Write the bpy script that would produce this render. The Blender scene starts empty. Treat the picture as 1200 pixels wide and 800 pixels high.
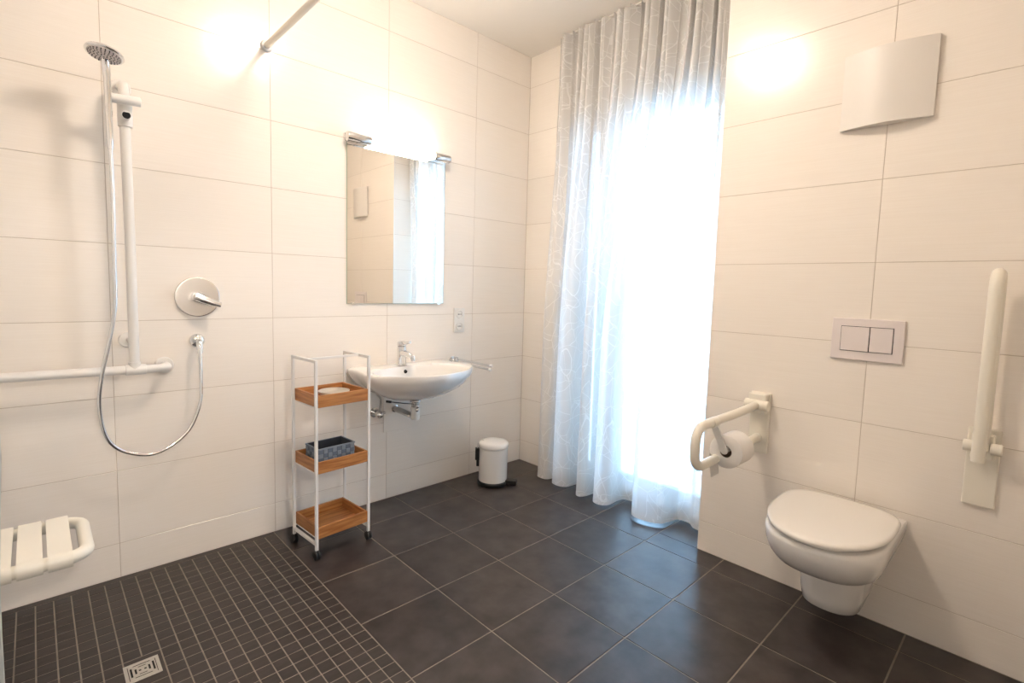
import bpy, math, random
from mathutils import Vector, Matrix
random.seed(7)
S = bpy.context.scene
COL = S.collection
PI = math.pi

# ------------------------------------------------------------------ camera
CAM = Vector((-2.48696, -2.48882, 1.21670))
F = Vector((0.68126993, 0.72706139, -0.08516459))
R = Vector((0.73101646, -0.68183163, 0.02684308))
U = Vector((0.03855134, 0.0805441, 0.99600524))
FPX, PX0, PY0 = 593.98, 594.0, 387.0
cd = bpy.data.cameras.new('camera')
cam = bpy.data.objects.new('camera', cd)
COL.objects.link(cam)
cam.matrix_world = Matrix(((R.x, U.x, -F.x, CAM.x), (R.y, U.y, -F.y, CAM.y), (R.z, U.z, -F.z, CAM.z), (0, 0, 0, 1)))
cd.sensor_width = 36
cd.lens = FPX / 1200 * 36
cd.shift_x = (600 - PX0) / 1200
cd.shift_y = -(400 - PY0) / 1200
cd.clip_start = 0.02
S.camera = cam

# ------------------------------------------------------------------ world, exposure
W = bpy.data.worlds.new('daylight')
S.world = W
W.use_nodes = True
bg = W.node_tree.nodes['Background']
bg.inputs[0].default_value = (0.38, 0.66, 1.0, 1)
bg.inputs[1].default_value = 9.0
S.view_settings.view_transform = 'Standard'
S.view_settings.look = 'None'
S.view_settings.gamma = 1
S.view_settings.exposure = 1.45
LAMP_WARM = (1.0, 0.84, 0.70)
LAMP_POWER = 32.5        # emission strength of the ceiling lamp's opal glass
TUBE_POWER = 14.0
HALL_FILL_POWER = 52.0       # emission strength of the fill lamp added in the unseen hall
pl_ = bpy.data.lights.new('window_portal', 'AREA')
pl_.shape = 'RECTANGLE'; pl_.size = 1.0; pl_.size_y = 2.25
pl_.cycles.is_portal = True
po = bpy.data.objects.new('window_portal', pl_)
po.location = (0.29, -0.93, 1.14)
po.rotation_euler = (0, PI / 2, 0)   # faces -x
COL.objects.link(po)
pl_.size, pl_.size_y = 2.25, 1.0

# ------------------------------------------------------------------ materials
def mat(name, col, rough=0.5, metal=0.0, **kw):
    m = bpy.data.materials.new(name); m.use_nodes = True
    b = m.node_tree.nodes['Principled BSDF']
    b.inputs['Base Color'].default_value = (*col, 1)
    b.inputs['Roughness'].default_value = rough
    b.inputs['Metallic'].default_value = metal
    for k, v in kw.items(): b.inputs[k].default_value = v
    return m
def nodes(m): return m.node_tree.nodes, m.node_tree.links, m.node_tree.nodes['Principled BSDF']
def noise_col(m, c1, c2, scale=(1, 1, 1), ns=6, detail=6, rnd=0.0, bump=0.0, p0=0.3, p1=0.7, space='Object', rough=None, wscale=None):
    """two-tone mottling from noise, optional per-object tone shift and fine bump"""
    N, L, b = nodes(m)
    tc = N.new('ShaderNodeTexCoord'); mp = N.new('ShaderNodeMapping')
    mp.inputs['Scale'].default_value = scale
    L.new(tc.outputs[space], mp.inputs[0])
    oi = N.new('ShaderNodeObjectInfo')
    ad = N.new('ShaderNodeVectorMath'); ad.operation = 'ADD'
    sc = N.new('ShaderNodeVectorMath'); sc.operation = 'SCALE'
    cx = N.new('ShaderNodeCombineXYZ')
    for i in range(3): L.new(oi.outputs['Random'], cx.inputs[i])
    L.new(cx.outputs[0], sc.inputs[0]); sc.inputs['Scale'].default_value = 37.0
    L.new(mp.outputs[0], ad.inputs[0]); L.new(sc.outputs[0], ad.inputs[1])
    no = N.new('ShaderNodeTexNoise'); no.inputs['Scale'].default_value = ns; no.inputs['Detail'].default_value = detail
    L.new(ad.outputs[0], no.inputs['Vector'])
    cr = N.new('ShaderNodeValToRGB')
    cr.color_ramp.elements[0].position = p0; cr.color_ramp.elements[1].position = p1
    cr.color_ramp.elements[0].color = (*c1, 1); cr.color_ramp.elements[1].color = (*c2, 1)
    L.new(no.outputs[0], cr.inputs[0])
    out = cr.outputs[0]
    if rnd:
        hv = N.new('ShaderNodeHueSaturation'); mr = N.new('ShaderNodeMapRange')
        mr.inputs[3].default_value = 1 - rnd; mr.inputs[4].default_value = 1 + rnd
        L.new(oi.outputs['Random'], mr.inputs[0]); L.new(mr.outputs[0], hv.inputs['Value'])
        L.new(out, hv.inputs['Color']); out = hv.outputs[0]
    L.new(out, b.inputs['Base Color'])
    if bump:
        bu = N.new('ShaderNodeBump'); bu.inputs['Strength'].default_value = bump; bu.inputs['Distance'].default_value = 0.002
        L.new(no.outputs[0], bu.inputs['Height']); L.new(bu.outputs[0], b.inputs['Normal'])
    return m
M = {}
M['wall_tile'] = noise_col(mat('wall_tile', (.8, .77, .72), 0.19), (.895, .835, .758), (.925, .868, .795), (1.2, 60, 1.2), 5, 4, rnd=.012, bump=.06)
M['wall_grout'] = mat('wall_grout', (.60, .52, .44), 0.8)
M['floor_tile'] = noise_col(mat('floor_tile', (.05, .045, .04), 0.30), (.024, .0175, .0155), (.066, .052, .048), (1, 1, 1), 11, 9, rnd=.10, bump=.10)
M['mosaic'] = noise_col(mat('mosaic', (.05, .04, .035), 0.42), (.020, .0135, .011), (.034, .025, .022), (1, 6, 1), 12, 6, rnd=.16, bump=.15)
M['floor_grout'] = noise_col(mat('floor_grout', (.3, .26, .22), 0.85), (.23, .19, .155), (.30, .255, .21), (1, 1, 1), 30, 3)
M['ceiling'] = mat('ceiling_paint', (.93, .885, .82), 0.9)
M['plaster'] = mat('reveal_plaster', (.82, .82, .80), 0.85)
M['white_plastic'] = mat('white_plastic', (.82, .80, .76), 0.28)
M['rod_paint'] = mat('cream_rod_paint', (.88, .82, .72), 0.4)
M['cream_plastic'] = mat('cream_plastic', (.84, .80, .70), 0.30)
M['ceramic'] = mat('white_ceramic', (.85, .83, .80), 0.10)
M['ceramic'].node_tree.nodes['Principled BSDF'].inputs['Coat Weight'].default_value = .4
M['lid'] = mat('toilet_lid_plastic', (.85, .82, .77), 0.22)
M['chrome'] = mat('chrome', (.80, .80, .80), 0.07, 1.0)
M['disc'] = mat('satin_chrome_disc', (.78, .76, .74), 0.26, 1.0)
M['steel'] = mat('brushed_steel', (.62, .60, .56), 0.30, 1.0)
M['mirror'] = mat('mirror_silver', (.93, .91, .87), 0.0, 1.0)
M['mirror_edge'] = mat('mirror_edge_glass', (.35, .48, .42), 0.15)
M['black'] = mat('black_plastic', (.012, .012, .012), 0.35)
M['dark_hole'] = mat('dark_cavity', (.01, .01, .01), 0.9)
M['white_metal'] = mat('white_painted_metal', (.80, .78, .75), 0.35)
M['frame'] = mat('window_frame_plastic', (.80, .81, .82), 0.35)
M['pipe'] = mat('chromed_pipe', (.60, .58, .56), 0.22, 1.0)
M['paper'] = mat('toilet_paper', (.80, .77, .73), 0.95)
M['paper_inner'] = mat('cardboard_core', (.20, .13, .08), 0.9)
M['silicone'] = mat('dark_silicone', (.050, .040, .036), 0.5)
M['switch'] = mat('socket_plastic', (.84, .82, .78), 0.35)
M['flush'] = mat('flush_plate_plastic', (.80, .735, .715), 0.32)
M['outside'] = mat('terrace_concrete', (.55, .55, .55), 0.9)
M['vent'] = mat('vent_cover_plastic', (.80, .765, .715), 0.4)
M['door'] = mat('door_laminate', (.78, .76, .73), 0.4)
M['binwhite'] = mat('white_enamel', (.82, .80, .77), 0.25)
# wood: stretched bands
mw = mat('oiled_wood', (.45, .2, .07), 0.42)
noise_col(mw, (.30, .105, .028), (.52, .235, .075), (2.2, 26, 26), 3.2, 5, rnd=.08, bump=.08, p0=.34, p1=.66)
M['wood'] = mw
M['wood_side'] = noise_col(mat('oiled_wood_side', (.45, .2, .07), 0.42), (.30, .105, .028), (.50, .225, .07), (26, 2.2, 26), 3.2, 5, rnd=.08, bump=.08, p0=.34, p1=.66)
M['weave_a'] = mat('woven_grey_strap', (.20, .235, .28), 0.7)
M['weave_b'] = mat('woven_blue_grey_strap', (.12, .15, .20), 0.7)
M['weave_in'] = mat('woven_dark_lining', (.035, .04, .05), 0.8)
# glass (thin)
def glass(name, tint=(1, 1, 1), gl=.06):
    m = bpy.data.materials.new(name); m.use_nodes = True
    N, L = m.node_tree.nodes, m.node_tree.links
    N.clear()
    o = N.new('ShaderNodeOutputMaterial'); mx = N.new('ShaderNodeMixShader')
    t = N.new('ShaderNodeBsdfTransparent'); g = N.new('ShaderNodeBsdfGlossy')
    t.inputs[0].default_value = (*tint, 1); g.inputs['Roughness'].default_value = 0.02
    fr = N.new('ShaderNodeFresnel'); fr.inputs[0].default_value = 1.45
    L.new(fr.outputs[0], mx.inputs[0]); L.new(t.outputs[0], mx.inputs[1]); L.new(g.outputs[0], mx.inputs[2])
    L.new(mx.outputs[0], o.inputs[0])
    return m
M['glass'] = glass('window_glass', (.97, .985, .98))
M['bowl_glass'] = mat('frosted_glass_dish', (.78, .72, .62), 0.35)
M['bowl_glass'].node_tree.nodes['Principled BSDF'].inputs['Transmission Weight'].default_value = .35
def emis(name, col, st):
    m = bpy.data.materials.new(name); m.use_nodes = True
    N, L = m.node_tree.nodes, m.node_tree.links; N.clear()
    o = N.new('ShaderNodeOutputMaterial'); e = N.new('ShaderNodeEmission')
    e.inputs[0].default_value = (*col, 1); e.inputs[1].default_value = st
    L.new(e.outputs[0], o.inputs[0]); return m
M['opal'] = emis('lit_opal_glass', LAMP_WARM, LAMP_POWER)
M['opal_hall_fill'] = emis('hall_fill_lamp_glass', (1.0, .90, .82), HALL_FILL_POWER)
M['added_hall_floor'] = mat('added_hall_floor_vinyl', (.45, .40, .34), 0.5)
M['tube'] = emis('lit_lamp_glass', (1.0, .88, .74), TUBE_POWER)
# sheer curtain: woven cloth that lets light through, with a burnt-out web of pale threads
def sheer():
    m = bpy.data.materials.new('sheer_curtain'); m.use_nodes = True
    N, L = m.node_tree.nodes, m.node_tree.links; N.clear()
    o = N.new('ShaderNodeOutputMaterial')
    uv = N.new('ShaderNodeUVMap'); uv.uv_map = 'uv'
    nz = N.new('ShaderNodeTexNoise'); nz.inputs['Scale'].default_value = 3.0
    L.new(uv.outputs[0], nz.inputs['Vector'])
    mixv = N.new('ShaderNodeMixRGB'); mixv.inputs[0].default_value = .16
    L.new(uv.outputs[0], mixv.inputs[1]); L.new(nz.outputs['Color'], mixv.inputs[2])
    lines = None
    for sc, off, an in ((7.0, (0, 0, 0), (1.0, .45, 1)), (8.5, (7.3, 2.1, 0), (.40, 1.1, 1)), (6.0, (3.1, 8.8, 0), (1.25, 1.0, 1))):
        mp = N.new('ShaderNodeMapping'); mp.inputs['Location'].default_value = off; mp.inputs['Scale'].default_value = an
        L.new(mixv.outputs[0], mp.inputs[0])
        v = N.new('ShaderNodeTexVoronoi'); v.feature = 'DISTANCE_TO_EDGE'; v.inputs['Scale'].default_value = sc
        L.new(mp.outputs[0], v.inputs['Vector'])
        lt = N.new('ShaderNodeMath'); lt.operation = 'LESS_THAN'; lt.inputs[1].default_value = .0085
        L.new(v.outputs['Distance'], lt.inputs[0])
        if lines is None: lines = lt.outputs[0]
        else:
            mxx = N.new('ShaderNodeMath'); mxx.operation = 'MAXIMUM'
            L.new(lines, mxx.inputs[0]); L.new(lt.outputs[0], mxx.inputs[1]); lines = mxx.outputs[0]
    colr = N.new('ShaderNodeMixRGB'); colr.inputs[1].default_value = (.90, .88, .85, 1); colr.inputs[2].default_value = (.92, .91, .89, 1)
    L.new(lines, colr.inputs[0])
    dif = N.new('ShaderNodeBsdfDiffuse'); tr = N.new('ShaderNodeBsdfTranslucent'); tp = N.new('ShaderNodeBsdfTransparent')
    L.new(colr.outputs[0], dif.inputs[0])
    tr.inputs[0].default_value = (.62, .63, .65, 1)
    m1 = N.new('ShaderNodeMixShader'); m1.inputs[0].default_value = .17
    L.new(dif.outputs[0], m1.inputs[1]); L.new(tr.outputs[0], m1.inputs[2])
    m2 = N.new('ShaderNodeMixShader')
    op = N.new('ShaderNodeMapRange'); op.inputs[3].default_value = .74; op.inputs[4].default_value = .88
    lw = N.new('ShaderNodeLayerWeight'); lw.inputs[0].default_value = .45
    ob = N.new('ShaderNodeMapRange'); ob.inputs[4].default_value = .99
    L.new(lines, op.inputs[0]); L.new(lw.outputs['Facing'], ob.inputs[0]); L.new(op.outputs[0], ob.inputs[3]); L.new(ob.outputs[0], m2.inputs[0])
    L.new(tp.outputs[0], m2.inputs[1]); L.new(m1.outputs[0], m2.inputs[2])
    L.new(m2.outputs[0], o.inputs[0])
    return m
M['sheer'] = sheer()
ms = mat('shower_curtain_cloth', (.78, .80, .78), 0.7)
M['shower_cloth'] = ms

# ------------------------------------------------------------------ mesh helpers
class MB:
    def __init__(s): s.v = []; s.f = []
    def add(s, v, f):
        o = len(s.v); s.v += [tuple(p) for p in v]; s.f += [tuple(i + o for i in q) for q in f]; return s
    def box(s, a, b, rz=0, c=None, bev=0):
        (x0, y0, z0), (x1, y1, z1) = a, b
        if x0 > x1: x0, x1 = x1, x0
        if y0 > y1: y0, y1 = y1, y0
        if z0 > z1: z0, z1 = z1, z0
        if bev:
            # chamfered box: three stacked inset rings
            v = []; e = bev
            for z, i in ((z0, e), (z0 + e, 0), (z1 - e, 0), (z1, e)):
                for (x, y) in ((x0 + i, y0 + e), (x0 + e, y0 + i), (x1 - e, y0 + i), (x1 - i, y0 + e), (x1 - i, y1 - e), (x1 - e, y1 - i), (x0 + e, y1 - i), (x0 + i, y1 - e)):
                    v.append((x, y, z))
            f = [tuple(range(7, -1, -1)), tuple(range(24, 32))]
            for k in range(3):
                for j in range(8):
                    j2 = (j + 1) % 8
                    f.append((k * 8 + j, k * 8 + j2, k * 8 + 8 + j2, k * 8 + 8 + j))
            return s.add(v, f)
        v = [(x0, y0, z0), (x1, y0, z0), (x1, y1, z0), (x0, y1, z0), (x0, y0, z1), (x1, y0, z1), (x1, y1, z1), (x0, y1, z1)]
        if rz:
            cx, cy = c; k, q = math.cos(rz), math.sin(rz)
            v = [(cx + (x - cx) * k - (y - cy) * q, cy + (x - cx) * q + (y - cy) * k, z) for x, y, z in v]
        return s.add(v, [(3, 2, 1, 0), (4, 5, 6, 7), (0, 1, 5, 4), (1, 2, 6, 5), (2, 3, 7, 6), (3, 0, 4, 7)])
    def loft(s, rings, cap0=True, cap1=True, closed=True):
        n = len(rings[0]); v = [p for r in rings for p in r]; f = []
        m = n if closed else n - 1
        for k in range(len(rings) - 1):
            for j in range(m):
                j2 = (j + 1) % n
                f.append((k * n + j, k * n + j2, (k + 1) * n + j2, (k + 1) * n + j))
        if cap0: f.append(tuple(range(n - 1, -1, -1)))
        if cap1: f.append(tuple(range((len(rings) - 1) * n, len(rings) * n)))
        return s.add(v, f)
    def tube(s, pts, r, n=14, cap=True, close=False):
        P = [Vector(p) for p in pts]; K = len(P)
        rr = r if isinstance(r, (list, tuple)) else [r] * K
        rings = []; up = None
        for i in range(K):
            if close: t = P[(i + 1) % K] - P[i - 1]
            else: t = (P[min(i + 1, K - 1)] - P[max(i - 1, 0)])
            t.normalize()
            if up is None:
                up = Vector((0, 0, 1)) if abs(t.z) < .9 else Vector((1, 0, 0))
            a = up - t * up.dot(t); a.normalize(); up = a; b = t.cross(a)
            rings.append([tuple(P[i] + (a * math.cos(2 * PI * j / n) + b * math.sin(2 * PI * j / n)) * rr[i]) for j in range(n)])
        if close: rings.append(rings[0])
        return s.loft(rings, cap and not close, cap and not close)
    def cyl(s, a, b, r, r2=None, n=24, bev=0):
        a = Vector(a); b = Vector(b); r2 = r if r2 is None else r2
        if bev:
            d = (b - a).normalized()
            return s.tube([a, a + d * bev * .3, a + d * bev, b - d * bev, b - d * bev * .3, b], [r - bev, r - bev * .3, r, r2, r2 - bev * .3, r2 - bev], n)
        return s.tube([a, b], [r, r2], n)
    def lathe(s, prof, c, axis=(0, 0, 1), n=40):
        """prof: (radius, distance along axis) pairs"""
        ax = Vector(axis).normalized(); c = Vector(c)
        u = Vector((0, 0, 1)) if abs(ax.z) < .9 else Vector((1, 0, 0))
        a = (u - ax * u.dot(ax)).normalized(); b = ax.cross(a)
        return s.loft([[tuple(c + ax * h + (a * math.cos(2 * PI * j / n) + b * math.sin(2 * PI * j / n)) * max(r, 1e-5)) for j in range(n)] for r, h in prof])
    def prism(s, poly, d):
        d = Vector(d); return s.loft([[tuple(p) for p in poly], [tuple(Vector(p) + d) for p in poly]])
def obj(name, mb, m, parent=None, smooth=None, local=False, bevel=0, **props):
    me = bpy.data.meshes.new(name)
    v = mb.v; o0 = Vector((0, 0, 0))
    if parent is not None:
        if not local:
            o0 = parent_world(parent)
    else:
        xs = [p[0] for p in v]; ys = [p[1] for p in v]; zs = [p[2] for p in v]
        o0 = Vector(((min(xs) + max(xs)) / 2, (min(ys) + max(ys)) / 2, min(zs)))
    me.from_pydata([tuple(Vector(p) - o0) for p in v], [], mb.f)
    me.validate(); me.update()
    me.materials.append(M[m] if isinstance(m, str) else m)
    if smooth is not None:
        me.polygons.foreach_set('use_smooth', [True] * len(me.polygons))
        me.set_sharp_from_angle(angle=math.radians(smooth))
    o = bpy.data.objects.new(name, me); COL.objects.link(o)
    if parent is not None: o.parent = parent
    else: o.location = o0
    if bevel:
        b = o.modifiers.new('bevel', 'BEVEL'); b.width = bevel; b.segments = 3; b.limit_method = 'ANGLE'; b.angle_limit = math.radians(40); b.harden_normals = True
        me.polygons.foreach_set('use_smooth', [True] * len(me.polygons)); me.set_sharp_from_angle(angle=math.radians(50))
    for k, x in props.items(): o[k] = x
    return o
def parent_world(p):
    w = Vector(p.location)
    while p.parent is not None: p = p.parent; w += Vector(p.location)
    return w
def thing(name, label, cat, loc, rz=0, group=None):
    o = bpy.data.objects.new(name, None); COL.objects.link(o)
    o.empty_display_size = .05
    o.location = loc; o.rotation_euler = (0, 0, rz); o['label'] = label; o['category'] = cat
    if group: o['group'] = group
    return o
def arc(c, u, v, r, a0, a1, n=10):
    c = Vector(c); u = Vector(u); v = Vector(v)
    return [tuple(c + (u * math.cos(a0 + (a1 - a0) * i / n) + v * math.sin(a0 + (a1 - a0) * i / n)) * r) for i in range(n + 1)]
def spline(P, n=10, closed=False):
    P = [Vector(p) for p in P]; K = len(P); out = []
    rng = range(K) if closed else range(K - 1)
    for i in rng:
        if closed: p0, p1, p2, p3 = P[i - 1], P[i], P[(i + 1) % K], P[(i + 2) % K]
        else: p0, p1, p2, p3 = P[max(i - 1, 0)], P[i], P[i + 1], P[min(i + 2, K - 1)]
        for j in range(n):
            t = j / n
            out.append(.5 * ((2 * p1) + (-p0 + p2) * t + (2 * p0 - 5 * p1 + 4 * p2 - p3) * t * t + (-p0 + 3 * p1 - 3 * p2 + p3) * t ** 3))
    if not closed: out.append(P[-1])
    return out

# ------------------------------------------------------------------ the room shell
ZC = 2.742
T = .0016            # tile faces stand this far proud of the grout
ZROWS = [0, .1429] + [.1429 + .3 * k for k in range(1, 9)] + [ZC]
XW, YB = -2.85, -2.75     # far-left wall face and the wall behind the camera
XC = -.2168               # face of the thicker wall that carries the toilet
YC = -1.434               # its corner beside the curtain
def structure(name, mb, m, **kw):
    return obj(name, mb, m, kind='structure', **kw)
tile_cache = {}
def tile_mesh(w, h, mname, t=T, ch=.0007):
    key = (round(w, 4), round(h, 4), mname)
    if key in tile_cache: return tile_cache[key]
    a, b = w / 2, h / 2
    v = [(x * a, y * b, z) for z in (0, t - ch) for x, y in ((-1, -1), (1, -1), (1, 1), (-1, 1))] + [(x * (a - ch), y * (b - ch), t) for x, y in ((-1, -1), (1, -1), (1, 1), (-1, 1))]
    f = [(3, 2, 1, 0), (8, 9, 10, 11)]
    for k in (0, 4):
        for j in range(4): f.append((k + j, k + (j + 1) % 4, k + 4 + (j + 1) % 4, k + 4 + j))
    me = bpy.data.meshes.new(mname); me.from_pydata(v, [], f); me.update(); me.materials.append(M[mname])
    tile_cache[key] = me; return me
def put_tile(name, parent, centre, w, h, mname, ax_u, ax_v, nrm):
    """tile w along ax_u, h along ax_v, facing nrm; centre on the grout plane"""
    o = bpy.data.objects.new(name, tile_mesh(w, h, mname)); COL.objects.link(o)
    o.parent = parent
    u, v, n = Vector(ax_u), Vector(ax_v), Vector(nrm)
    c = Vector(centre) - parent_world(parent)
    o.matrix_local = Matrix(((u.x, v.x, n.x, c.x), (u.y, v.y, n.y, c.y), (u.z, v.z, n.z, c.z), (0, 0, 0, 1)))
    return o
J = .0021
def wall_tiles(parent, us, fn, u, n, zrows=ZROWS, skip=None):
    v = Vector((0, 0, 1))
    for i in range(len(us) - 1):
        for k in range(len(zrows) - 1):
            a, b = sorted((us[i], us[i + 1])); z0, z1 = zrows[k], zrows[k + 1]
            if skip and skip(a, b, z0, z1): continue
            put_tile('tile', parent, fn((a + b) / 2, (z0 + z1) / 2), b - a - J, z1 - z0 - J, 'wall_tile', u, v, n)
# wall with shower, mirror and basin (y = 0)
mb = MB().box((XW - .12, T, 0), (.30, .14, ZC))
wl = structure('wall_left', mb, 'wall_grout')
wall_tiles(wl, [0, -.4584, -1.0617, -1.665, -2.268, XW], lambda a, z: (a, T, z), (1, 0, 0), (0, -1, 0))
# window wall (x = 0) with a floor-length opening, continuing behind the toilet wall's corner
OY0, OY1, OZ = -.42, -1.434, 2.29
mb = MB()
mb.box((T, T, 0), (.30, OY0, ZC)); mb.box((T, OY0, OZ), (.30, OY1, ZC))
ww = structure('wall_window', mb, 'wall_grout')
for i in range(len(ZROWS) - 1):
    z0, z1 = ZROWS[i], ZROWS[i + 1]
    put_tile('tile', ww, (T, (0 + OY0) / 2, (z0 + z1) / 2), -OY0 - J, z1 - z0 - J, 'wall_tile', (0, -1, 0), (0, 0, 1), (-1, 0, 0))
for a, b in ((OY0, -1.003), (-1.003, OY1)):
    for z0, z1 in ((OZ, 2.5429), (2.5429, ZC)):
        put_tile('tile', ww, (T, (a + b) / 2, (z0 + z1) / 2), abs(b - a) - J, z1 - z0 - J, 'wall_tile', (0, -1, 0), (0, 0, 1), (-1, 0, 0))
# toilet wall, a thicker block (x = XC)
mb = MB().box((XC + T, YC - T, 0), (.30, YB - .12, ZC))
wr = structure('wall_right', mb, 'wall_grout')
wall_tiles(wr, [YC, -2.0376, -2.641, YB], lambda a, z: (XC + T, a, z), (0, -1, 0), (-1, 0, 0))
for k in range(len(ZROWS) - 1):
    z0, z1 = ZROWS[k], ZROWS[k + 1]
    put_tile('tile', wr, ((XC + 0) / 2, YC - T, (z0 + z1) / 2), -XC - J, z1 - z0 - J, 'wall_tile', (-1, 0, 0), (0, 0, 1), (0, 1, 0))
mb = MB().box((XC - .0005, YC - .004, .002), (XC + .007, YC + .0005, ZC - .001))
structure('trim_1', mb, 'switch')
# left-hand and rear walls
mb = MB().box((XW - .12, T, 0), (XW - T, YB - .12, ZC))
wd = structure('wall_shower', mb, 'wall_grout')
wall_tiles(wd, [0, -.603, -1.206, -1.809, -2.412, YB], lambda a, z: (XW - T, a, z), (0, 1, 0), (1, 0, 0))
DX0, DX1, DZ = -2.79, -1.83, 2.10
mb = MB().box((XW, YB - T, 0), (DX0, YB - .12, ZC)).box((DX1, YB - T, 0), (XC + T, YB - .12, ZC)).box((DX0, YB - T, DZ), (DX1, YB - .12, ZC))
wb = structure('wall_back', mb, 'wall_grout')
def dskip(a, b, z0, z1): return a >= DX0 - .01 and b <= DX1 + .01 and z1 <= DZ + .01
wall_tiles(wb, [XW, DX0, DX1, -1.23, -.63, XC], lambda a, z: (a, YB - T, z), (-1, 0, 0), (0, 1, 0),
           zrows=[0, .1429, .4429, .7429, 1.0429, 1.3429, 1.6429, 1.9429, DZ, 2.4429, ZC], skip=dskip)
# doorway opened behind the camera, with an added hall and lamp for fill light
HY0, HY1, HX0, HX1, HZ = YB - .12, -5.6, -3.9, -.9, 2.55
structure('trim_3', MB().box((DX0, YB - .125, 0), (DX0 + .03, YB + .012, DZ)).box((DX1 - .03, YB - .125, 0), (DX1, YB + .012, DZ)).box((DX0 + .03, YB - .125, DZ - .03), (DX1 - .03, YB + .012, DZ)), 'door')
dr = structure('door_1', MB().box((DX1 - .03, HY0 - .93, .008), (DX1 + .01, HY0 - .02, DZ - .04)), 'door', bevel=.003)
obj('door_handle', MB().tube([(DX1 - .03, HY0 - .86, 1.05), (DX1 - .075, HY0 - .86, 1.05), (DX1 - .085, HY0 - .84, 1.05), (DX1 - .085, HY0 - .74, 1.05)], .010, 12), 'steel', dr, smooth=40)
structure('floor_added_hall', MB().box((HX0 - .1, HY0, -.10), (HX1 + .1, HY1 - .1, -.0005)), 'added_hall_floor')
structure('ceiling_added_hall', MB().box((HX0 - .1, HY0, HZ), (HX1 + .1, HY1 - .1, HZ + .1)), 'plaster')
structure('wall_added_hall_left', MB().box((HX0 - .1, HY0, 0), (HX0, HY1, HZ)), 'plaster')
structure('wall_added_hall_right', MB().box((HX1, HY0, 0), (HX1 + .1, HY1, HZ)), 'plaster')
structure('wall_added_hall_back', MB().box((HX0 - .1, HY1, 0), (HX1 + .1, HY1 - .1, HZ)), 'plaster')
structure('wall_added_hall_front', MB().box((HX0 - .1, HY0, 0), (XW - .12, HY0 + .1, HZ)), 'plaster')
structure('ceiling', MB().box((XW - .12, .14, ZC), (.30, YB - .12, ZC + .1)), 'ceiling')

# floor: grout bed with every tile laid on it
fl = structure('floor', MB().box((XW - .12, .14, -.10), (.30, YB - .12, -T)), 'floor_grout')
XM = -1.674; GP = .332; JF = .0048
fx = [0, -.346, -.678, -1.010, -1.342, XM, XM - GP, XM - 2 * GP, XM - 3 * GP, XW]
fy = [0, -.234, -.566, -.898, -1.230, -1.562, -1.894, -2.226, -2.558, YB]
YM = -1.562
for i in range(len(fx) - 1):
    for j in range(len(fy) - 1):
        x1, x0, y1, y0 = fx[i], fx[i + 1], fy[j], fy[j + 1]
        if x1 <= XM + .001 and y1 > YM + .001: continue
        if x0 >= XC - .14 and y0 < YC and i == 0:      # stops at the toilet wall
            if y1 > YC: 
                put_tile('tile', fl, ((x0 + XC) / 2, (y0 + y1) / 2, -T), XC - x0 - J, y1 - y0 - JF, 'floor_tile', (1, 0, 0), (0, 1, 0), (0, 0, 1))
                put_tile('tile', fl, (XC / 2, (YC + y1) / 2, -T), -XC - J, y1 - YC - JF, 'floor_tile', (1, 0, 0), (0, 1, 0), (0, 0, 1))
                continue
            x1 = XC
        put_tile('tile', fl, ((x0 + x1) / 2, (y0 + y1) / 2, -T), x1 - x0 - JF, y1 - y0 - JF, 'floor_tile', (1, 0, 0), (0, 1, 0), (0, 0, 1))
put_tile('tile', fl, (.15, (OY0 + OY1) / 2, -T), .29, OY0 - OY1 - .01, 'floor_tile', (1, 0, 0), (0, 1, 0), (0, 0, 1))
# shower mosaic, 5 cm squares round the drain
DR = (-2.281, -.652)
def in_view(p):
    d = Vector(p) - CAM; z = d.dot(F)
    if z < .1: return 0
    u = PX0 + FPX * d.dot(R) / z; v = PY0 - FPX * d.dot(U) / z
    return -5 < u < 1205 and v < 805
cells = []
mxs = [XM - .05 * k for k in range(24)] + [XW]
mys = [-.029 - .0502 * k for k in range(31)] + [YM]
for i in range(len(mxs) - 1):
    for j in range(len(mys) - 1):
        x1, x0, y1, y0 = mxs[i], mxs[i + 1], mys[j], mys[j + 1]
        if y1 - y0 < .012: continue
        cx, cy = (x0 + x1) / 2, (y0 + y1) / 2
        if abs(cx - DR[0]) < .048 and abs(cy - DR[1]) < .070: continue
        w, h = x1 - x0 - JF * .8, y1 - y0 - JF * .8
        d = (Vector((cx, cy, 0)) - CAM).length
        cells.append((0 if in_view((cx, cy, 0)) else 1, d, cx, cy, w, h))
cells.sort()
MZ = -T
for q in cells[:300]:
    put_tile('mosaic_tile', fl, (q[2], q[3], MZ), q[4], q[5], 'mosaic', (1, 0, 0), (0, 1, 0), (0, 0, 1))
mb = MB()
for q in cells[300:]:
    a, b = q[4] / 2, q[5] / 2; x, y = q[2], q[3]; e = .0007
    mb.loft([[(x - a, y - b, MZ), (x + a, y - b, MZ), (x + a, y + b, MZ), (x - a, y + b, MZ)],
             [(x - a, y - b, MZ + T - e), (x + a, y - b, MZ + T - e), (x + a, y + b, MZ + T - e), (x - a, y + b, MZ + T - e)],
             [(x - a + e, y - b + e, 0), (x + a - e, y - b + e, 0), (x + a - e, y + b - e, 0), (x - a + e, y + b - e, 0)]], cap0=False)
obj('mosaic_tile', mb, 'mosaic', fl, kind='stuff')
obj('border_strip', MB().box((XW, 0, MZ), (XM - .002, -.027, -.0001)), 'silicone', fl)

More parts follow.
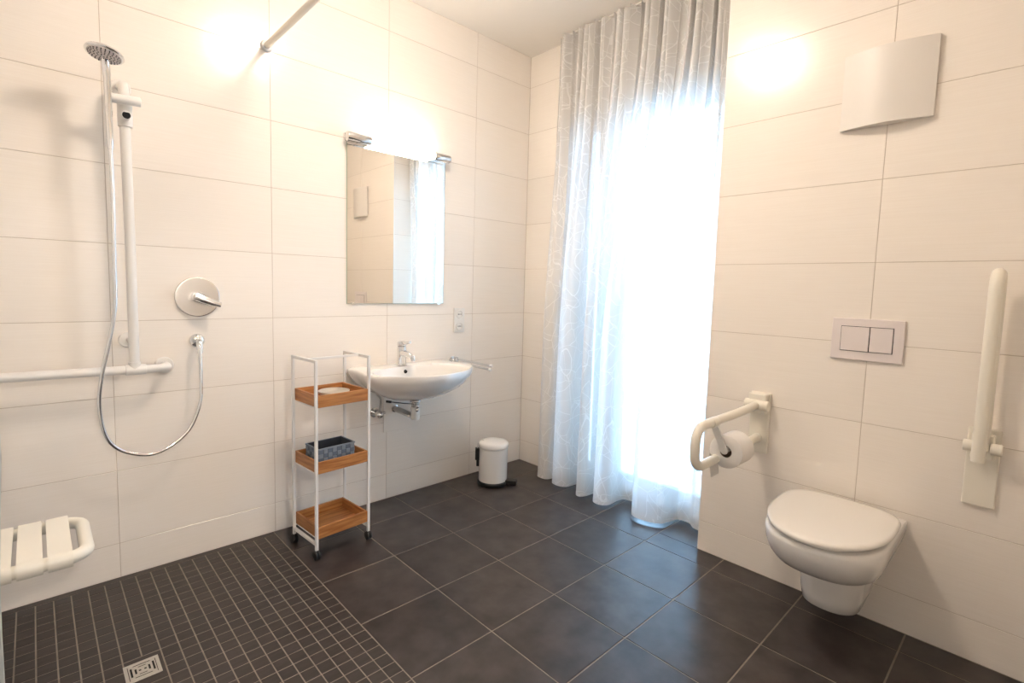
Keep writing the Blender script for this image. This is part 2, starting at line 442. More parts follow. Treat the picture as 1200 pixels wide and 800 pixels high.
# ------------------------------------------------------------------ glazed terrace door behind the curtain
win = bpy.data.objects.new('window_1', None); COL.objects.link(win); win['kind'] = 'structure'
win.location = (.11, (OY0 + OY1) / 2, 0)
def fr(a, b, name='window_frame', bev=.003): return obj(name, MB().box(a, b), 'frame', win, bevel=bev)
X0F, X1F = .08, .145
fr((X0F, OY0, 0), (X1F, OY0 - .045, OZ)); fr((X0F, OY1, 0), (X1F, OY1 + .045, OZ))
fr((X0F, OY0 - .045, OZ - .055), (X1F, OY1 + .045, OZ)); fr((X0F, OY0 - .045, 0), (X1F, OY1 + .045, .04))
fr((X0F, -.590, .04), (X1F, -.700, OZ - .055))
def sash(y0, y1, w=.05):
    s = obj('sash', MB().box((X0F - .01, y0, .042), (X1F - .02, y0 - w, OZ - .057)).box((X0F - .01, y1 + w, .042), (X1F - .02, y1, OZ - .057))
            .box((X0F - .01, y0 - w, .042), (X1F - .02, y1 + w, .125)).box((X0F - .01, y0 - w, OZ - .12), (X1F - .02, y1 + w, OZ - .057)), 'frame', win)
    obj('pane', MB().box((.100, y0 - w, .125), (.106, y1 + w, OZ - .12)), 'glass', s)
    return s
sash(OY0 - .047, -.588, .018)
sd = sash(-.702, OY1 + .047, .068)
obj('window_handle', MB().box((X0F - .022, -.720, 1.02), (X0F - .010, -.750, 1.14)).tube([(X0F - .02, -.735, 1.11), (X0F - .05, -.735, 1.11), (X0F - .055, -.735, 1.10), (X0F - .055, -.735, .99)], .008, 10), 'steel', sd, smooth=40)
structure('trim_2', MB().box((.301, .6, -.16), (3.2, -3.6, -.03)), 'outside')

# ------------------------------------------------------------------ sheer curtain
ct = thing('sheer_curtain', 'floor-length sheer white curtain with pale web lines, hanging before the bright glass door', 'curtain', (-.10, -.86, 0))
BOT = [(-.30, -.10), (-.325, -.155), (-.37, -.165), (-.405, -.15), (-.42, -.09), (-.415, -.05), (-.435, -.10), (-.46, -.165), (-.52, -.178), (-.565, -.15),
       (-.575, -.08), (-.585, -.03), (-.62, -.02), (-.645, -.08), (-.665, -.18), (-.70, -.205), (-.725, -.17), (-.735, -.10), (-.755, -.07), (-.775, -.12), (-.795, -.19), (-.845, -.205), (-.885, -.17),
       (-.885, -.08), (-.90, -.03), (-.96, -.02), (-1.0, -.06), (-1.02, -.14), (-1.06, -.18), (-1.14, -.175), (-1.20, -.14), (-1.22, -.07), (-1.235, -.025), (-1.29, -.02), (-1.33, -.055), (-1.37, -.06), (-1.415, -.05)]
NB = 12
bs = spline([(x, y, 0) for y, x in BOT], NB)
NS = len(bs)
ZT = 2.738
rows = 60
verts = []; uvs = []
ulen = 0; us_ = [0]
for i in range(1, NS): ulen += (bs[i] - bs[i - 1]).length; us_.append(ulen)
rnd = random.Random(3)
ph = [rnd.uniform(-.5, .5) for _ in range(40)]
for k in range(rows + 1):
    t = k / rows; z = .014 + (ZT - .014) * t
    wt = max(0, (t - .30) / .70); wt = wt * wt * (3 - 2 * wt)
    for i in range(NS):
        s = us_[i] / ulen
        ytop = -.325 - 1.095 * s + .012 * math.sin(2 * PI * s * 19 + .9 + ph[int(s * 18)])
        xtop = -.066 + .030 * math.sin(2 * PI * s * 27 + 1.1 * math.sin(s * 21)) + .008 * math.sin(s * 90)
        bx, by = bs[i].x, bs[i].y
        mid = .009 * math.sin(s * 120 + 1.5 * t) * (1 - abs(2 * t - 1)) * (.5 + .5 * math.sin(s * 17))
        x = bx * (1 - wt) + xtop * wt + mid
        x = x * (1 - .20 * t * (1 - wt))
        y = by * (1 - wt) + ytop * wt
        verts.append((min(x, -.006), y, z)); uvs.append((s * 3.1, z * 1.0))
faces = []
for k in range(rows):
    for i in range(NS - 1):
        a = k * NS + i; faces.append((a, a + 1, a + NS + 1, a + NS))
mb = MB().add(verts, faces)
cu = obj('cloth', mb, 'sheer', ct, smooth=180)
uvl = cu.data.uv_layers.new(name='uv')
for lp in cu.data.loops: uvl.data[lp.index].uv = uvs[lp.vertex_index]
hem = MB()
hv = []; hf = []
for k, z in enumerate((.012, .032)):
    for i in range(NS): hv.append((min(bs[i].x - .0012, -.006), bs[i].y, z))
for i in range(NS - 1): hf.append((i, i + 1, NS + i + 1, NS + i))
hem.add(hv, hf)
he = obj('hem', hem, 'sheer', ct, smooth=180)
he.data.uv_layers.new(name='uv')
for lp in he.data.loops: he.data.uv_layers[0].data[lp.index].uv = (hv[lp.vertex_index][1], hv[lp.vertex_index][2])
o = obj('curtain_track', MB().box((-.060, -.345, ZC - .007), (-.070, YC + .012, ZC)), 'white_plastic',
        label='slim white curtain track fixed flush to the ceiling above the sheer curtain', category='curtain track')

# ------------------------------------------------------------------ ceiling lamp
LC = (-1.45, -1.15)
t = thing('ceiling_lamp', 'round flush ceiling lamp with lit opal glass in the middle of the ceiling', 'lamp', (LC[0], LC[1], ZC))
obj('base', MB().lathe([(.16, 0), (.16, -.022), (.152, -.026)], (LC[0], LC[1], ZC), n=40), 'white_metal', t, smooth=40)
obj('diffuser', MB().lathe([(.150, -.026), (.152, -.055), (.144, -.085), (.11, -.108), (.06, -.118), (.0, -.120)], (LC[0], LC[1], ZC), n=40), 'opal', t, smooth=60)

t = thing('hall_fill_lamp', 'round fill lamp added in the unseen hall behind the bathroom door', 'lamp', (-2.35, -4.7, HZ))  # unseen lamp, added to brighten the lower walls through the doorway
obj('base', MB().lathe([(.21, 0), (.21, -.022), (.202, -.026)], (-2.35, -4.7, HZ), n=40), 'white_metal', t, smooth=40)
obj('diffuser', MB().lathe([(.200, -.026), (.202, -.06), (.19, -.095), (.13, -.115), (.0, -.125)], (-2.35, -4.7, HZ), n=40), 'opal_hall_fill', t, smooth=60)

# ------------------------------------------------------------------ mirror and mirror lamp
MX0, MX1, MZ0, MZ1 = -1.300, -.692, 1.108, 1.925
t = thing('wall_mirror', 'frameless rectangular mirror on the tiled wall above the washbasin', 'mirror', (MX0, 0, MZ0), -.0062)
obj('glass', MB().box((MX0, -.001, MZ0), (MX1, -.0055, MZ1)), 'mirror_edge', t)
obj('silvering', MB().box((MX0 + .0015, -.0055, MZ0 + .0015), (MX1 - .0015, -.0060, MZ1 - .0015)), 'mirror', t)
for x in (MX0 + .035, MX1 - .035):
    obj('clip', MB().box((x - .011, 0, MZ0 - .006), (x + .011, -.0095, MZ0 + .007)), 'chrome', t, bevel=.001)
t = thing('mirror_lamp', 'long lit wall lamp with chrome ends above the mirror', 'lamp', (-1.005, -.04, 1.93))
ZL = 1.943
for x0, x1 in ((-1.318, -1.188), (-.800, -.692)):
    obj('end_cap', MB().box((x0, 0, ZL - .020), (x1, -.020, ZL + .020)).cyl((x0, -.044, ZL), (x1, -.044, ZL), .0235, n=28, bev=.002).box((x0 + .004, -.018, ZL - .015), (x1 - .004, -.040, ZL + .015)), 'chrome', t, smooth=35)
obj('lamp_glass', MB().cyl((-1.188, -.044, ZL), (-.800, -.044, ZL), .0205, n=24), 'tube', t, smooth=40)
obj('back_rail', MB().box((-1.188, 0, ZL - .012), (-.800, -.014, ZL + .012)), 'white_metal', t)

# ------------------------------------------------------------------ double wall socket
t = thing('wall_socket', 'white double power socket on the tiles to the right below the mirror', 'socket', (-.567, 0, .932))
obj('frame', MB().box((-.608, 0, .930), (-.527, -.010, 1.080)), 'switch', t, bevel=.003)
for z in (.968, 1.042):
    s = obj('socket_insert', MB().lathe([(.0, .0005), (.0175, .0005), (.0190, .0050), (.022, .0060), (.026, .0045), (.027, -.001)], (-.567, -.010, z), (0, -1, 0), n=32), 'switch', t, smooth=40)
    obj('contact_hole', MB().cyl((-.5765, -.0100, z), (-.5765, -.0112, z), .0032, n=10).cyl((-.5575, -.0100, z), (-.5575, -.0112, z), .0032, n=10).cyl((-.567, -.0100, z), (-.567, -.0109, z), .0030, n=10), 'dark_hole', s)

# ------------------------------------------------------------------ washbasin
BZ = .775
SINKX = -1.003
t = thing('washbasin', 'wide white ceramic washbasin mounted on the wall below the mirror', 'washbasin', (SINKX, 0, .60))
outer = [(-.293, -.004), (-.300, -.10), (-.312, -.20), (-.318, -.255), (-.300, -.310), (-.24, -.375), (-.15, -.432), (0, -.465), (.15, -.432), (.24, -.375), (.300, -.310), (.330, -.262), (.325, -.20), (.305, -.10), (.298, -.004), (.15, -.004), (0, -.004), (-.15, -.004)]
def resample(poly, n, c):
    P = spline([(x, y, 0) for x, y in poly], 12, True)
    out = []
    for j in range(n):
        a = 2 * PI * j / n; d = Vector((math.cos(a), math.sin(a)))
        best = None
        for i in range(len(P)):
            p = P[i].to_2d() - Vector(c); q = P[(i + 1) % len(P)].to_2d() - Vector(c)
            e = q - p; den = d.x * e.y - d.y * e.x
            if abs(den) < 1e-12: continue
            tt = (p.x * e.y - p.y * e.x) / den; uu = (p.x * d.y - p.y * d.x) / den
            if tt > 0 and -1e-6 <= uu <= 1 + 1e-6 and (best is None or tt > best): best = tt
        out.append((c[0] + d.x * best, c[1] + d.y * best))
    return out
NSK = 96
cc = (0, -.25)
O = resample(outer, NSK, cc)
inner = [(math.cos(2 * PI * j / NSK), math.sin(2 * PI * j / NSK)) for j in range(NSK)]
I = []
for (cx, cy) in inner:
    n_ = 2.6; r_ = (abs(cx / .262) ** n_ + abs(cy / .165) ** n_) ** (-1 / n_)
    I.append((cc[0] + cx * r_, cc[1] - .025 + cy * r_))
def ring(pts, s, z, c=cc, dy=0, ymax=-.0035):
    return [(SINKX + c[0] + (x - c[0]) * s, min(c[1] + (y - c[1]) * s + dy, ymax), z) for x, y in pts]
def mixr(a, b, w, z, s=1.0):
    return [(SINKX + x * (1 - w) + u * w, min(y * (1 - w) + v * w, -.0035), z) for (x, y), (u, v) in zip(a, b)]
ci = (0, -.245)
rings = [ring(I, .075, .640, ci), ring(I, .10, .641, ci), ring(I, .35, .645, ci), ring(I, .62, .655, ci), ring(I, .80, .678, ci), ring(I, .90, .710, ci), ring(I, .955, .742, ci), ring(I, .985, .762, ci), ring(I, 1.01, .770, ci),
         mixr(I, O, .25, BZ - .003), mixr(I, O, .85, BZ), mixr(I, O, .95, BZ - .0015), ring(O, 1.0, BZ - .008), ring(O, 1.0, BZ - .022), ring(O, .965, BZ - .045),
         ring(O, .895, BZ - .075, (0, -.20)), ring(O, .79, BZ - .103, (0, -.19)), ring(O, .65, BZ - .128, (0, -.18)), ring(O, .49, BZ - .148, (0, -.18)), ring(O, .32, BZ - .159, (0, -.19)), ring(O, .16, BZ - .163, (0, -.20))]
mb = MB().loft(rings)
obj('basin', mb, 'ceramic', t, smooth=60)
obj('drain_plug', MB().lathe([(0, .004), (.014, .0045), (.017, .003), (.024, .0015), (.026, 0)], (SINKX, -.247, .642), n=28), 'chrome', t, smooth=40)
obj('overflow', MB().cyl((-1.015, -.1215, .741), (-1.015, -.1120, .744), .0095, n=20), 'dark_hole', t)
# mixer tap
FX, FY = -1.020, -.085
t = thing('basin_tap', 'chrome single-lever mixer tap standing on the washbasin', 'tap', (FX, FY, BZ))
obj('body', MB().lathe([(.029, 0), (.029, .004), (.025, .008), (.0245, .075), (.0255, .09), (.0245, .103), (.018, .107), (0, .108)], (FX, FY, BZ), n=32), 'chrome', t, smooth=40)
obj('spout', MB().tube([(FX, FY - .008, BZ + .068), (FX, FY - .05, BZ + .066), (FX, FY - .09, BZ + .060), (FX, FY - .112, BZ + .053)], [.021, .0185, .016, .0145], 18).cyl((FX, FY - .108, BZ + .058), (FX, FY - .110, BZ + .036), .0115, n=18), 'chrome', t, smooth=50)
obj('lever', MB().lathe([(.0245, .1065), (.0255, .110), (.0245, .127), (.014, .133), (0, .134)], (FX, FY, BZ), n=32).tube([(FX, FY - .005, BZ + .120), (FX, FY - .045, BZ + .126), (FX, FY - .085, BZ + .134)], [.012, .0085, .0075], 12), 'chrome', t, smooth=50)
# trap, valve, rod
t = thing('basin_trap', 'chrome bottle trap and waste pipe under the washbasin', 'waste pipe', (-1.003, -.20, .49))
obj('tailpiece', MB().cyl((-1.003, -.20, .622), (-1.003, -.20, .560), .021, n=24).cyl((-1.003, -.20, .60), (-1.003, -.20, .588), .030, n=24, bev=.003), 'pipe', t, smooth=40)
obj('trap_cup', MB().cyl((-1.003, -.20, .562), (-1.003, -.20, .492), .0235, n=28, bev=.005), 'white_plastic', t, smooth=40)
obj('waste_pipe', MB().tube([(-1.005, -.19, .505), (-1.010, -.15, .510), (-1.012, -.06, .514), (-1.013, -.003, .516)], .016, 16).cyl((-1.013, -.010, .516), (-1.013, -.0005, .516), .021, n=24, bev=.002), 'pipe', t, smooth=40)
obj('pop_up_rod', MB().tube([(-1.003, -.225, .580), (-1.06, -.17, .583), (-1.115, -.115, .588)], .0028, 8).cyl((-1.105, -.125, .587), (-1.125, -.105, .589), .0065, n=10), 'black', t, smooth=40)
obj('clamp_ball', MB().lathe([(0, -.013), (.009, -.010), (.013, 0), (.009, .010), (0, .013)], (-1.012, -.232, .572), (0, 1, 0), n=18).lathe([(0, -.011), (.008, -.008), (.011, 0), (.008, .008), (0, .011)], (-1.014, -.232, .552), (0, 1, 0), n=18), 'chrome', t, smooth=60)
t = thing('angle_valve', 'small chrome angle valve with a grey supply hose on the wall under the washbasin', 'valve', (-1.140, -.04, .49))
obj('valve_body', MB().cyl((-1.140, -.0005, .512), (-1.140, -.006, .512), .027, n=24).cyl((-1.140, -.004, .512), (-1.140, -.045, .512), .010, n=16).cyl((-1.120, -.03, .512), (-1.09, -.03, .508), .008, n=12), 'chrome', t, smooth=40)
obj('valve_handle', MB().lathe([(0, -.024), (.014, -.020), (.022, -.006), (.022, .006), (.014, .018), (.007, .02)], (-1.140, -.062, .512), (0, 1, 0), n=22), 'chrome', t, smooth=60)
obj('supply_hose', MB().tube(spline([(-1.128, -.035, .524), (-1.123, -.04, .56), (-1.135, -.06, .60), (-1.165, -.08, .63), (-1.175, -.09, .655)], 6), .0055, 10), 'steel', t, smooth=60)
o = obj('inspection_cover', MB().box((-1.083, -.0003, .388), (-.855, -.0042, .588)), 'wall_tile', bevel=.001,
        label='square tiled inspection cover standing slightly proud of the wall under the washbasin', category='cover')
# swivel towel rail
t = thing('towel_rail', 'chrome swivel towel rail with two arms on the wall right of the washbasin', 'towel rail', (-.605, 0, .75))
obj('wall_mount', MB().cyl((-.612, -.0005, .758), (-.612, -.010, .758), .026, n=28, bev=.002).cyl((-.612, -.008, .758), (-.612, -.040, .758), .012, n=18).cyl((-.612, -.042, .735), (-.612, -.042, .782), .014, n=20, bev=.002), 'chrome', t, smooth=40)
for z, e in ((.772, (-.595, -.345)), (.749, (-.600, -.342))):
    a = obj('towel_arm', MB().tube([(-.612, -.045, z), (-.604, -.20, z - .002), (e[0], e[1], z - .004)], .0062, 12), 'chrome', t, smooth=50)
    obj('end_knob', MB().lathe([(0, -.008), (.008, -.007), (.0095, 0), (.008, .007), (0, .008)], (e[0], e[1] - .003, z - .004), (0, 1, 0), n=16), 'white_metal', a, smooth=60)

# ------------------------------------------------------------------ trolley with three trays
CA = math.radians(4.5)
t = thing('shelf_trolley', 'narrow white metal trolley on castors with three wooden trays beside the washbasin', 'trolley', (-1.497, -.259, 0), CA)
HX, HY, PZ, r = .1290, .1075, .884, .0062
for sx in (-1, 1):
    for sy in (-1, 1):
        p = obj('post', MB().box((sx * HX - r, sy * HY - r, .040), (sx * HX + r, sy * HY + r, PZ)), 'white_metal', t, local=True, bevel=.002)
    mbx = MB()
    obj('side_bar', MB().box((sx * HX - r, -HY + r, PZ - 2 * r), (sx * HX + r, HY - r, PZ)), 'white_metal', t, local=True, bevel=.0015)
    obj('side_bar', MB().box((sx * HX - r, -HY + r, .062), (sx * HX + r, HY - r, .062 + 2 * r)), 'white_metal', t, local=True, bevel=.0015)
obj('cross_bar', MB().box((-HX + r, -.022, PZ - .010), (HX - r, -.032, PZ)), 'white_metal', t, local=True, bevel=.0015)
for sx in (-1, 1):
    for sy in (-1, 1):
        c = obj('castor', MB().cyl((sx * HX - .011, sy * HY, .0205), (sx * HX - .002, sy * HY, .0205), .0205, n=24, bev=.003).cyl((sx * HX + .002, sy * HY, .0205), (sx * HX + .011, sy * HY, .0205), .0205, n=24, bev=.003)
                .box((sx * HX - .004, sy * HY - .008, .018), (sx * HX + .004, sy * HY + .008, .042)), 'black', t, smooth=35, local=True)
for z0, nm in ((.676, 'a'), (.383, 'b'), (.090, 'c')):
    hx, hy, hh = HX - r - .0008, HY + .0045, .053
    tr = obj('tray', MB().box((-hx + .008, -hy + .008, z0 + .004), (hx - .008, hy - .008, z0 + .010)), 'wood', t, local=True)
    obj('side_board', MB().box((-hx, -hy, z0), (hx, -hy + .009, z0 + hh)), 'wood', tr, local=True, bevel=.001)
    obj('side_board', MB().box((-hx, hy - .009, z0), (hx, hy, z0 + hh)), 'wood', tr, local=True, bevel=.001)
    obj('side_board', MB().box((-hx, -hy + .0092, z0), (-hx + .009, hy - .0092, z0 + hh)), 'wood_side', tr, local=True, bevel=.001)
    obj('side_board', MB().box((hx - .009, -hy + .0092, z0), (hx, hy - .0092, z0 + hh)), 'wood_side', tr, local=True, bevel=.001)
    obj('tray_rail', MB().box((-hx, -.09, z0 - .005), (-hx + .010, .09, z0 - .0002)), 'white_metal', t, local=True)
    obj('tray_rail', MB().box((hx - .010, -.09, z0 - .005), (hx, .09, z0 - .0002)), 'white_metal', t, local=True)
# dish on the top tray
def world(lx, ly): 
    c, s = math.cos(CA), math.sin(CA); return (-1.497 + lx * c - ly * s, -.259 + lx * s + ly * c)
dx, dy = world(.020, .012)
o = obj('glass_dish', MB().lathe([(.0, 0), (.037, 0), (.056, .009), (.068, .022), (.0705, .030), (.0685, .031), (.066, .025), (.053, .013), (.035, .005), (0, .004)], (dx, dy, .6862), n=44), 'bowl_glass', smooth=50,
        label='shallow pale frosted dish lying in the top tray of the trolley', category='dish')
# woven basket on the middle tray
bx, by = world(-.005, .000)
t = thing('woven_basket', 'small rectangular grey woven strap basket in the middle tray of the trolley', 'basket', (bx, by, .3935), CA)
bw, bd, bh, bt = .088, .060, .082, .003
mb = MB()
def wallbox(mb, z0, z1, w0, d0, w1, d1, th):
    mb.loft([[(-w0, -d0, z0), (w0, -d0, z0), (w0, d0, z0), (-w0, d0, z0)], [(-w1, -d1, z1), (w1, -d1, z1), (w1, d1, z1), (-w1, d1, z1)],
             [(-w1 + th, -d1 + th, z1), (w1 - th, -d1 + th, z1), (w1 - th, d1 - th, z1), (-w1 + th, d1 - th, z1)], [(-w0 + th, -d0 + th, z0 + th), (w0 - th, -d0 + th, z0 + th), (w0 - th, d0 - th, z0 + th), (-w0 + th, d0 - th, z0 + th)]])
wallbox(mb, 0, bh, bw - .003, bd - .003, bw - .001, bd - .001, .004)
obj('shell', mb, 'weave_in', t, local=True)
ma, mb2 = MB(), MB()
cols = 8; colsd = 6; rws = 4
for side in range(4):
    nC = cols if side < 2 else colsd
    L_ = bw if side < 2 else bd
    for i in range(nC):
        for j in range(rws):
            over = (i + j) % 2 == 0
            a0 = -L_ + 2 * L_ * i / nC + .0008; a1 = -L_ + 2 * L_ * (i + 1) / nC - .0008
            z0 = .001 + (bh - .006) * j / rws; z1 = .001 + (bh - .006) * (j + 1) / rws - .001
            off = .0024 if over else .0010
            tgt = ma if over else mb2
            if side == 0: tgt.box((a0, -bd + .002, z0), (a1, -bd - off, z1), bev=.0006)
            if side == 1: tgt.box((a0, bd - .002, z0), (a1, bd + off, z1), bev=.0006)
            if side == 2: tgt.box((-bw + .002, a0, z0), (-bw - off, a1, z1), bev=.0006)
            if side == 3: tgt.box((bw - .002, a0, z0), (bw + off, a1, z1), bev=.0006)
obj('upright_strap', ma, 'weave_a', t, local=True, kind='stuff'); obj('cross_strap', mb2, 'weave_b', t, local=True, kind='stuff')
rim = MB()
for a, b in (((-bw - .003, -bd - .003), (bw + .003, -bd + .003)), ((-bw - .003, bd - .003), (bw + .003, bd + .003)), ((-bw - .003, -bd + .003), (-bw + .003, bd - .003)), ((bw - .003, -bd + .003), (bw + .003, bd - .003))):
    rim.box((*a, bh - .005), (*b, bh + .001))
obj('rim', rim, 'weave_a', t, local=True, bevel=.001)

# ------------------------------------------------------------------ pedal bin
bcx, bcy = -.437, -.208
t = thing('pedal_bin', 'small white pedal bin with black base in the corner by the curtain', 'bin', (bcx, bcy, 0))
obj('base_ring', MB().lathe([(.094, 0), (.097, .005), (.096, .021), (.091, .026), (0, .0262)], (bcx, bcy, 0), n=44), 'black', t, smooth=40)
obj('body', MB().lathe([(.0, .0264), (.088, .0264), (.0885, .030), (.0885, .228), (.084, .231), (0, .231)], (bcx, bcy, 0), n=48), 'binwhite', t, smooth=40)
obj('lid', MB().lathe([(0, .232), (.090, .232), (.0925, .236), (.0925, .252), (.088, .262), (.07, .268), (.03, .271), (0, .2715)], (bcx, bcy, 0), n=48), 'binwhite', t, smooth=50)
dv = Vector((.55, -.83, 0)).normalized()
pv = Vector((bcx, bcy, 0)); sd_ = Vector((-dv.y, dv.x, 0))
def lug(mb, d0, d1, hw, z0, z1):
    a = pv + dv * d0; b = pv + dv * d1
    poly = [a - sd_ * hw, a + sd_ * hw, b + sd_ * hw * .8, b - sd_ * hw * .8]
    return mb.prism([(p.x, p.y, z0) for p in poly], (0, 0, z1 - z0))
obj('pedal', lug(MB(), .085, .152, .025, .006, .034), 'black', t, bevel=.004)
hv = Vector((-.80, .60, 0)).normalized(); dv = hv; sd_ = Vector((-dv.y, dv.x, 0))
obj('hinge', lug(lug(MB(), .086, .112, .016, .150, .225), .086, .104, .012, .11, .15), 'black', t, bevel=.003)
ha = pv + hv * .092
obj('carry_wire', MB().tube([(ha.x - .01, ha.y, .218), (ha.x - .006, ha.y + .0, .250), (ha.x + .008, ha.y - .004, .272), (ha.x + .03, ha.y - .016, .270)], .0018, 8), 'steel', t, smooth=60)

# ------------------------------------------------------------------ wall-hung toilet
TY = -2.018
t = thing('wall_toilet', 'white wall-hung ceramic toilet with closed lid below the flush plate', 'toilet', (XC, TY, .06))
def dring(z, xf, hw, xs, n=40, back=XC - .0008, hb=None, p=2.3):
    """D-shaped ring: straight sides from the wall to xs, then a rounded front to xf"""
    hb = hw if hb is None else hb
    pts = [(back, TY + hb, z)]
    m = 5
    for i in range(1, m): 
        k = i / m; pts.append((back + (xs - back) * k, TY + hb + (hw - hb) * (k * k * (3 - 2 * k)), z))
    for i in range(n + 1):
        a = PI / 2 + PI * i / n
        c, s_ = math.cos(a), math.sin(a)
        pts.append((xs - (xs - xf) * (abs(c) ** (2 / p)), TY + hw * (abs(s_) ** (2 / p)) * (1 if s_ > 0 else -1), z))
    for i in range(m - 1, 0, -1):
        k = i / m; pts.append((back + (xs - back) * k, TY - hb - (hw - hb) * (k * k * (3 - 2 * k)), z))
    pts.append((back, TY - hb, z))
    return pts
R_ = [dring(.082, -.430, .082, -.34, hb=.082), dring(.090, -.446, .092, -.35, hb=.090), dring(.13, -.455, .098, -.355, hb=.100), dring(.20, -.462, .103, -.36, hb=.112), dring(.236, -.474, .108, -.365, hb=.124),
      dring(.250, -.520, .120, -.39, hb=.132), dring(.268, -.590, .141, -.43, hb=.145), dring(.296, -.648, .160, -.46, hb=.160), dring(.332, -.688, .172, -.47, hb=.172), dring(.370, -.710, .179, -.48, hb=.180), dring(.402, -.716, .181, -.48, hb=.183), dring(.414, -.713, .179, -.48, hb=.182), dring(.418, -.706, .173, -.48, hb=.178)]
obj('bowl', MB().loft(R_), 'ceramic', t, smooth=60)
def lring(z, d=0, x0=-.243, xf=-.728, hw=.186):
    x0 -= d; xf += d; hw -= d; n = 72; pts = []
    cx = -.44
    for i in range(n):
        a = 2 * PI * i / n; c, s_ = math.cos(a), math.sin(a)
        p = 2.15 if c < 0 else 4.2
        rx = (cx - xf) if c < 0 else (x0 - cx)
        pts.append((cx + rx * (abs(c) ** (2 / p)) * (1 if c > 0 else -1), TY + hw * (abs(s_) ** (2 / (2.15 if c < 0 else 3.2))) * (1 if s_ > 0 else -1), z))
    return pts
obj('seat', MB().loft([lring(.4185, .026), lring(.421, .022), lring(.430, .022), lring(.4325, .025)]), 'lid', t, smooth=50)
obj('lid', MB().loft([lring(.4335, .006), lring(.4345, .001), lring(.440, 0), lring(.4455, .003), lring(.4485, .010), lring(.4500, .03), lring(.4508, .08), lring(.451, .14)]), 'lid', t, smooth=60)
for s_ in (-1, 1):
    obj('hinge', MB().cyl((-.262, TY + s_ * .078 - .02, .432), (-.262, TY + s_ * .078 + .02, .432), .0015, n=16).cyl((-.262, TY + s_ * .078, .418), (-.262, TY + s_ * .078, .434), .008, n=14), 'white_plastic', t, smooth=40)
# flush plate
t = thing('flush_plate', 'pale rectangular flush plate with two buttons on the tiles above the toilet', 'flush plate', (XC, -2.032, .978))
obj('plate', MB().box((XC - .0002, -1.920, .978), (XC - .011, -2.145, 1.134)), 'flush', t, bevel=.0025)
obj('button_recess', MB().box((XC - .0105, -1.950, 1.011), (XC - .0114, -2.114, 1.105)), 'dark_hole', t)
obj('button', MB().box((XC - .011, -1.952, 1.013), (XC - .0150, -2.0405, 1.103)), 'flush', t, bevel=.0012, label='wider flush button')
obj('button', MB().box((XC - .011, -2.0435, 1.013), (XC - .0150, -2.112, 1.103)), 'flush', t, bevel=.0012, label='narrower flush button')
# vent
t = thing('vent_cover', 'large plain square fan cover with bowed front, high on the right wall', 'fan cover', (XC, -2.03, 1.83))
obj('housing', MB().box((XC - .0002, -1.925, 1.865), (XC - .0038, -2.140, 2.080)), 'vent', t, bevel=.003)
n = 24; fr_ = []; bk = []
for i in range(n + 1):
    k = i / n; y = -1.893 - .274 * k; b = math.sin(PI * k)
    fr_.append((XC - .016 - .030 * b, y)); 
poly = [(x, y) for x, y in fr_] + [(XC - .004, -2.167), (XC - .004, -1.893)]
obj('cover', MB().prism([(x, y, 1.834) for x, y in poly], (0, 0, .268)), 'vent', t, smooth=25)

# ------------------------------------------------------------------ fold-down support rail with paper roll
def wall_plate(y, parent):
    obj('wall_plate', MB().box((XC - .0002, y + .040, .536), (XC - .013, y - .042, .798)), 'cream_plastic', parent, bevel=.005)
y = -1.675
t = thing('folding_support_rail', 'cream support rail folded down, beside the curtain, carrying the paper roll', 'grab rail', (XC, y, .54))
wall_plate(y, t)
obj('hinge_block', MB().box((XC - .012, y + .036, .712), (XC - .048, y - .036, .797)), 'cream_plastic', t, bevel=.006)
obj('pivot', MB().cyl((XC - .045, y + .048, .748), (XC - .045, y - .048, .748), .0225, n=28, bev=.004), 'cream_plastic', t, smooth=40)
zt, zb, xe = .742, .592, -.800; rc = .055
path = [(XC - .055, y, .748), (-.45, y, zt)] + arc((xe + rc, y, zt - rc), (-1, 0, 0), (0, 0, 1), rc, PI / 2, 0, 8) + arc((xe + rc, y, zb + rc), (-1, 0, 0), (0, 0, -1), rc, 0, PI / 2, 8) + [(-.50, y, zb + .004), (XC - .03, y, .602)]
obj('rail_tube', MB().tube(path, .0168, 20), 'cream_plastic', t, smooth=60)
obj('rest_pad', MB().cyl((XC - .012, y, .602), (XC - .034, y, .602), .019, n=20, bev=.003), 'cream_plastic', t, smooth=40)
# paper holder arm
RX, RY, RZ = -.635, -1.712, .636
t2 = thing('paper_holder', 'grey-white bracket clipped to the folded-down rail, holding the toilet roll', 'paper holder', (RX, RY, .64))
pa = [(-.668, -1.675, .742), (RX - .008, RY, RZ)]
d = (Vector(pa[1]) - Vector(pa[0])); up = Vector((1, 0, 0)); w_ = d.cross(up).normalized() * .013
ring0 = [Vector(pa[0]) + w_, Vector(pa[0]) - w_]
poly = [tuple(Vector(pa[0]) + w_), tuple(Vector(pa[0]) - w_)] + [tuple(Vector(pa[1]) - w_ * math.cos(a) + d.normalized() * .013 * math.sin(a)) for a in [PI * i / 8 for i in range(9)]]
obj('bracket', MB().prism(poly, (-.006, 0, 0)), 'white_plastic', t2, bevel=.001)
obj('clip', MB().cyl((-.690, -1.675, .7395), (-.648, -1.675, .7398), .0195, n=24, bev=.002), 'cream_plastic', t2, smooth=40)
obj('spindle', MB().cyl((RX - .004, RY, RZ), (RX + .125, RY, RZ), .009, n=16, bev=.002), 'white_plastic', t2, smooth=40)
t3 = thing('toilet_roll', 'white toilet paper roll hanging on the folded-down rail', 'toilet roll', (RX + .06, RY, RZ - .06))
x0r, x1r = RX + .004, RX + .108
n = 48
def cring(x, rr): return [(x, RY + rr * math.cos(2 * PI * i / n), RZ - .006 + rr * math.sin(2 * PI * i / n)) for i in range(n)]
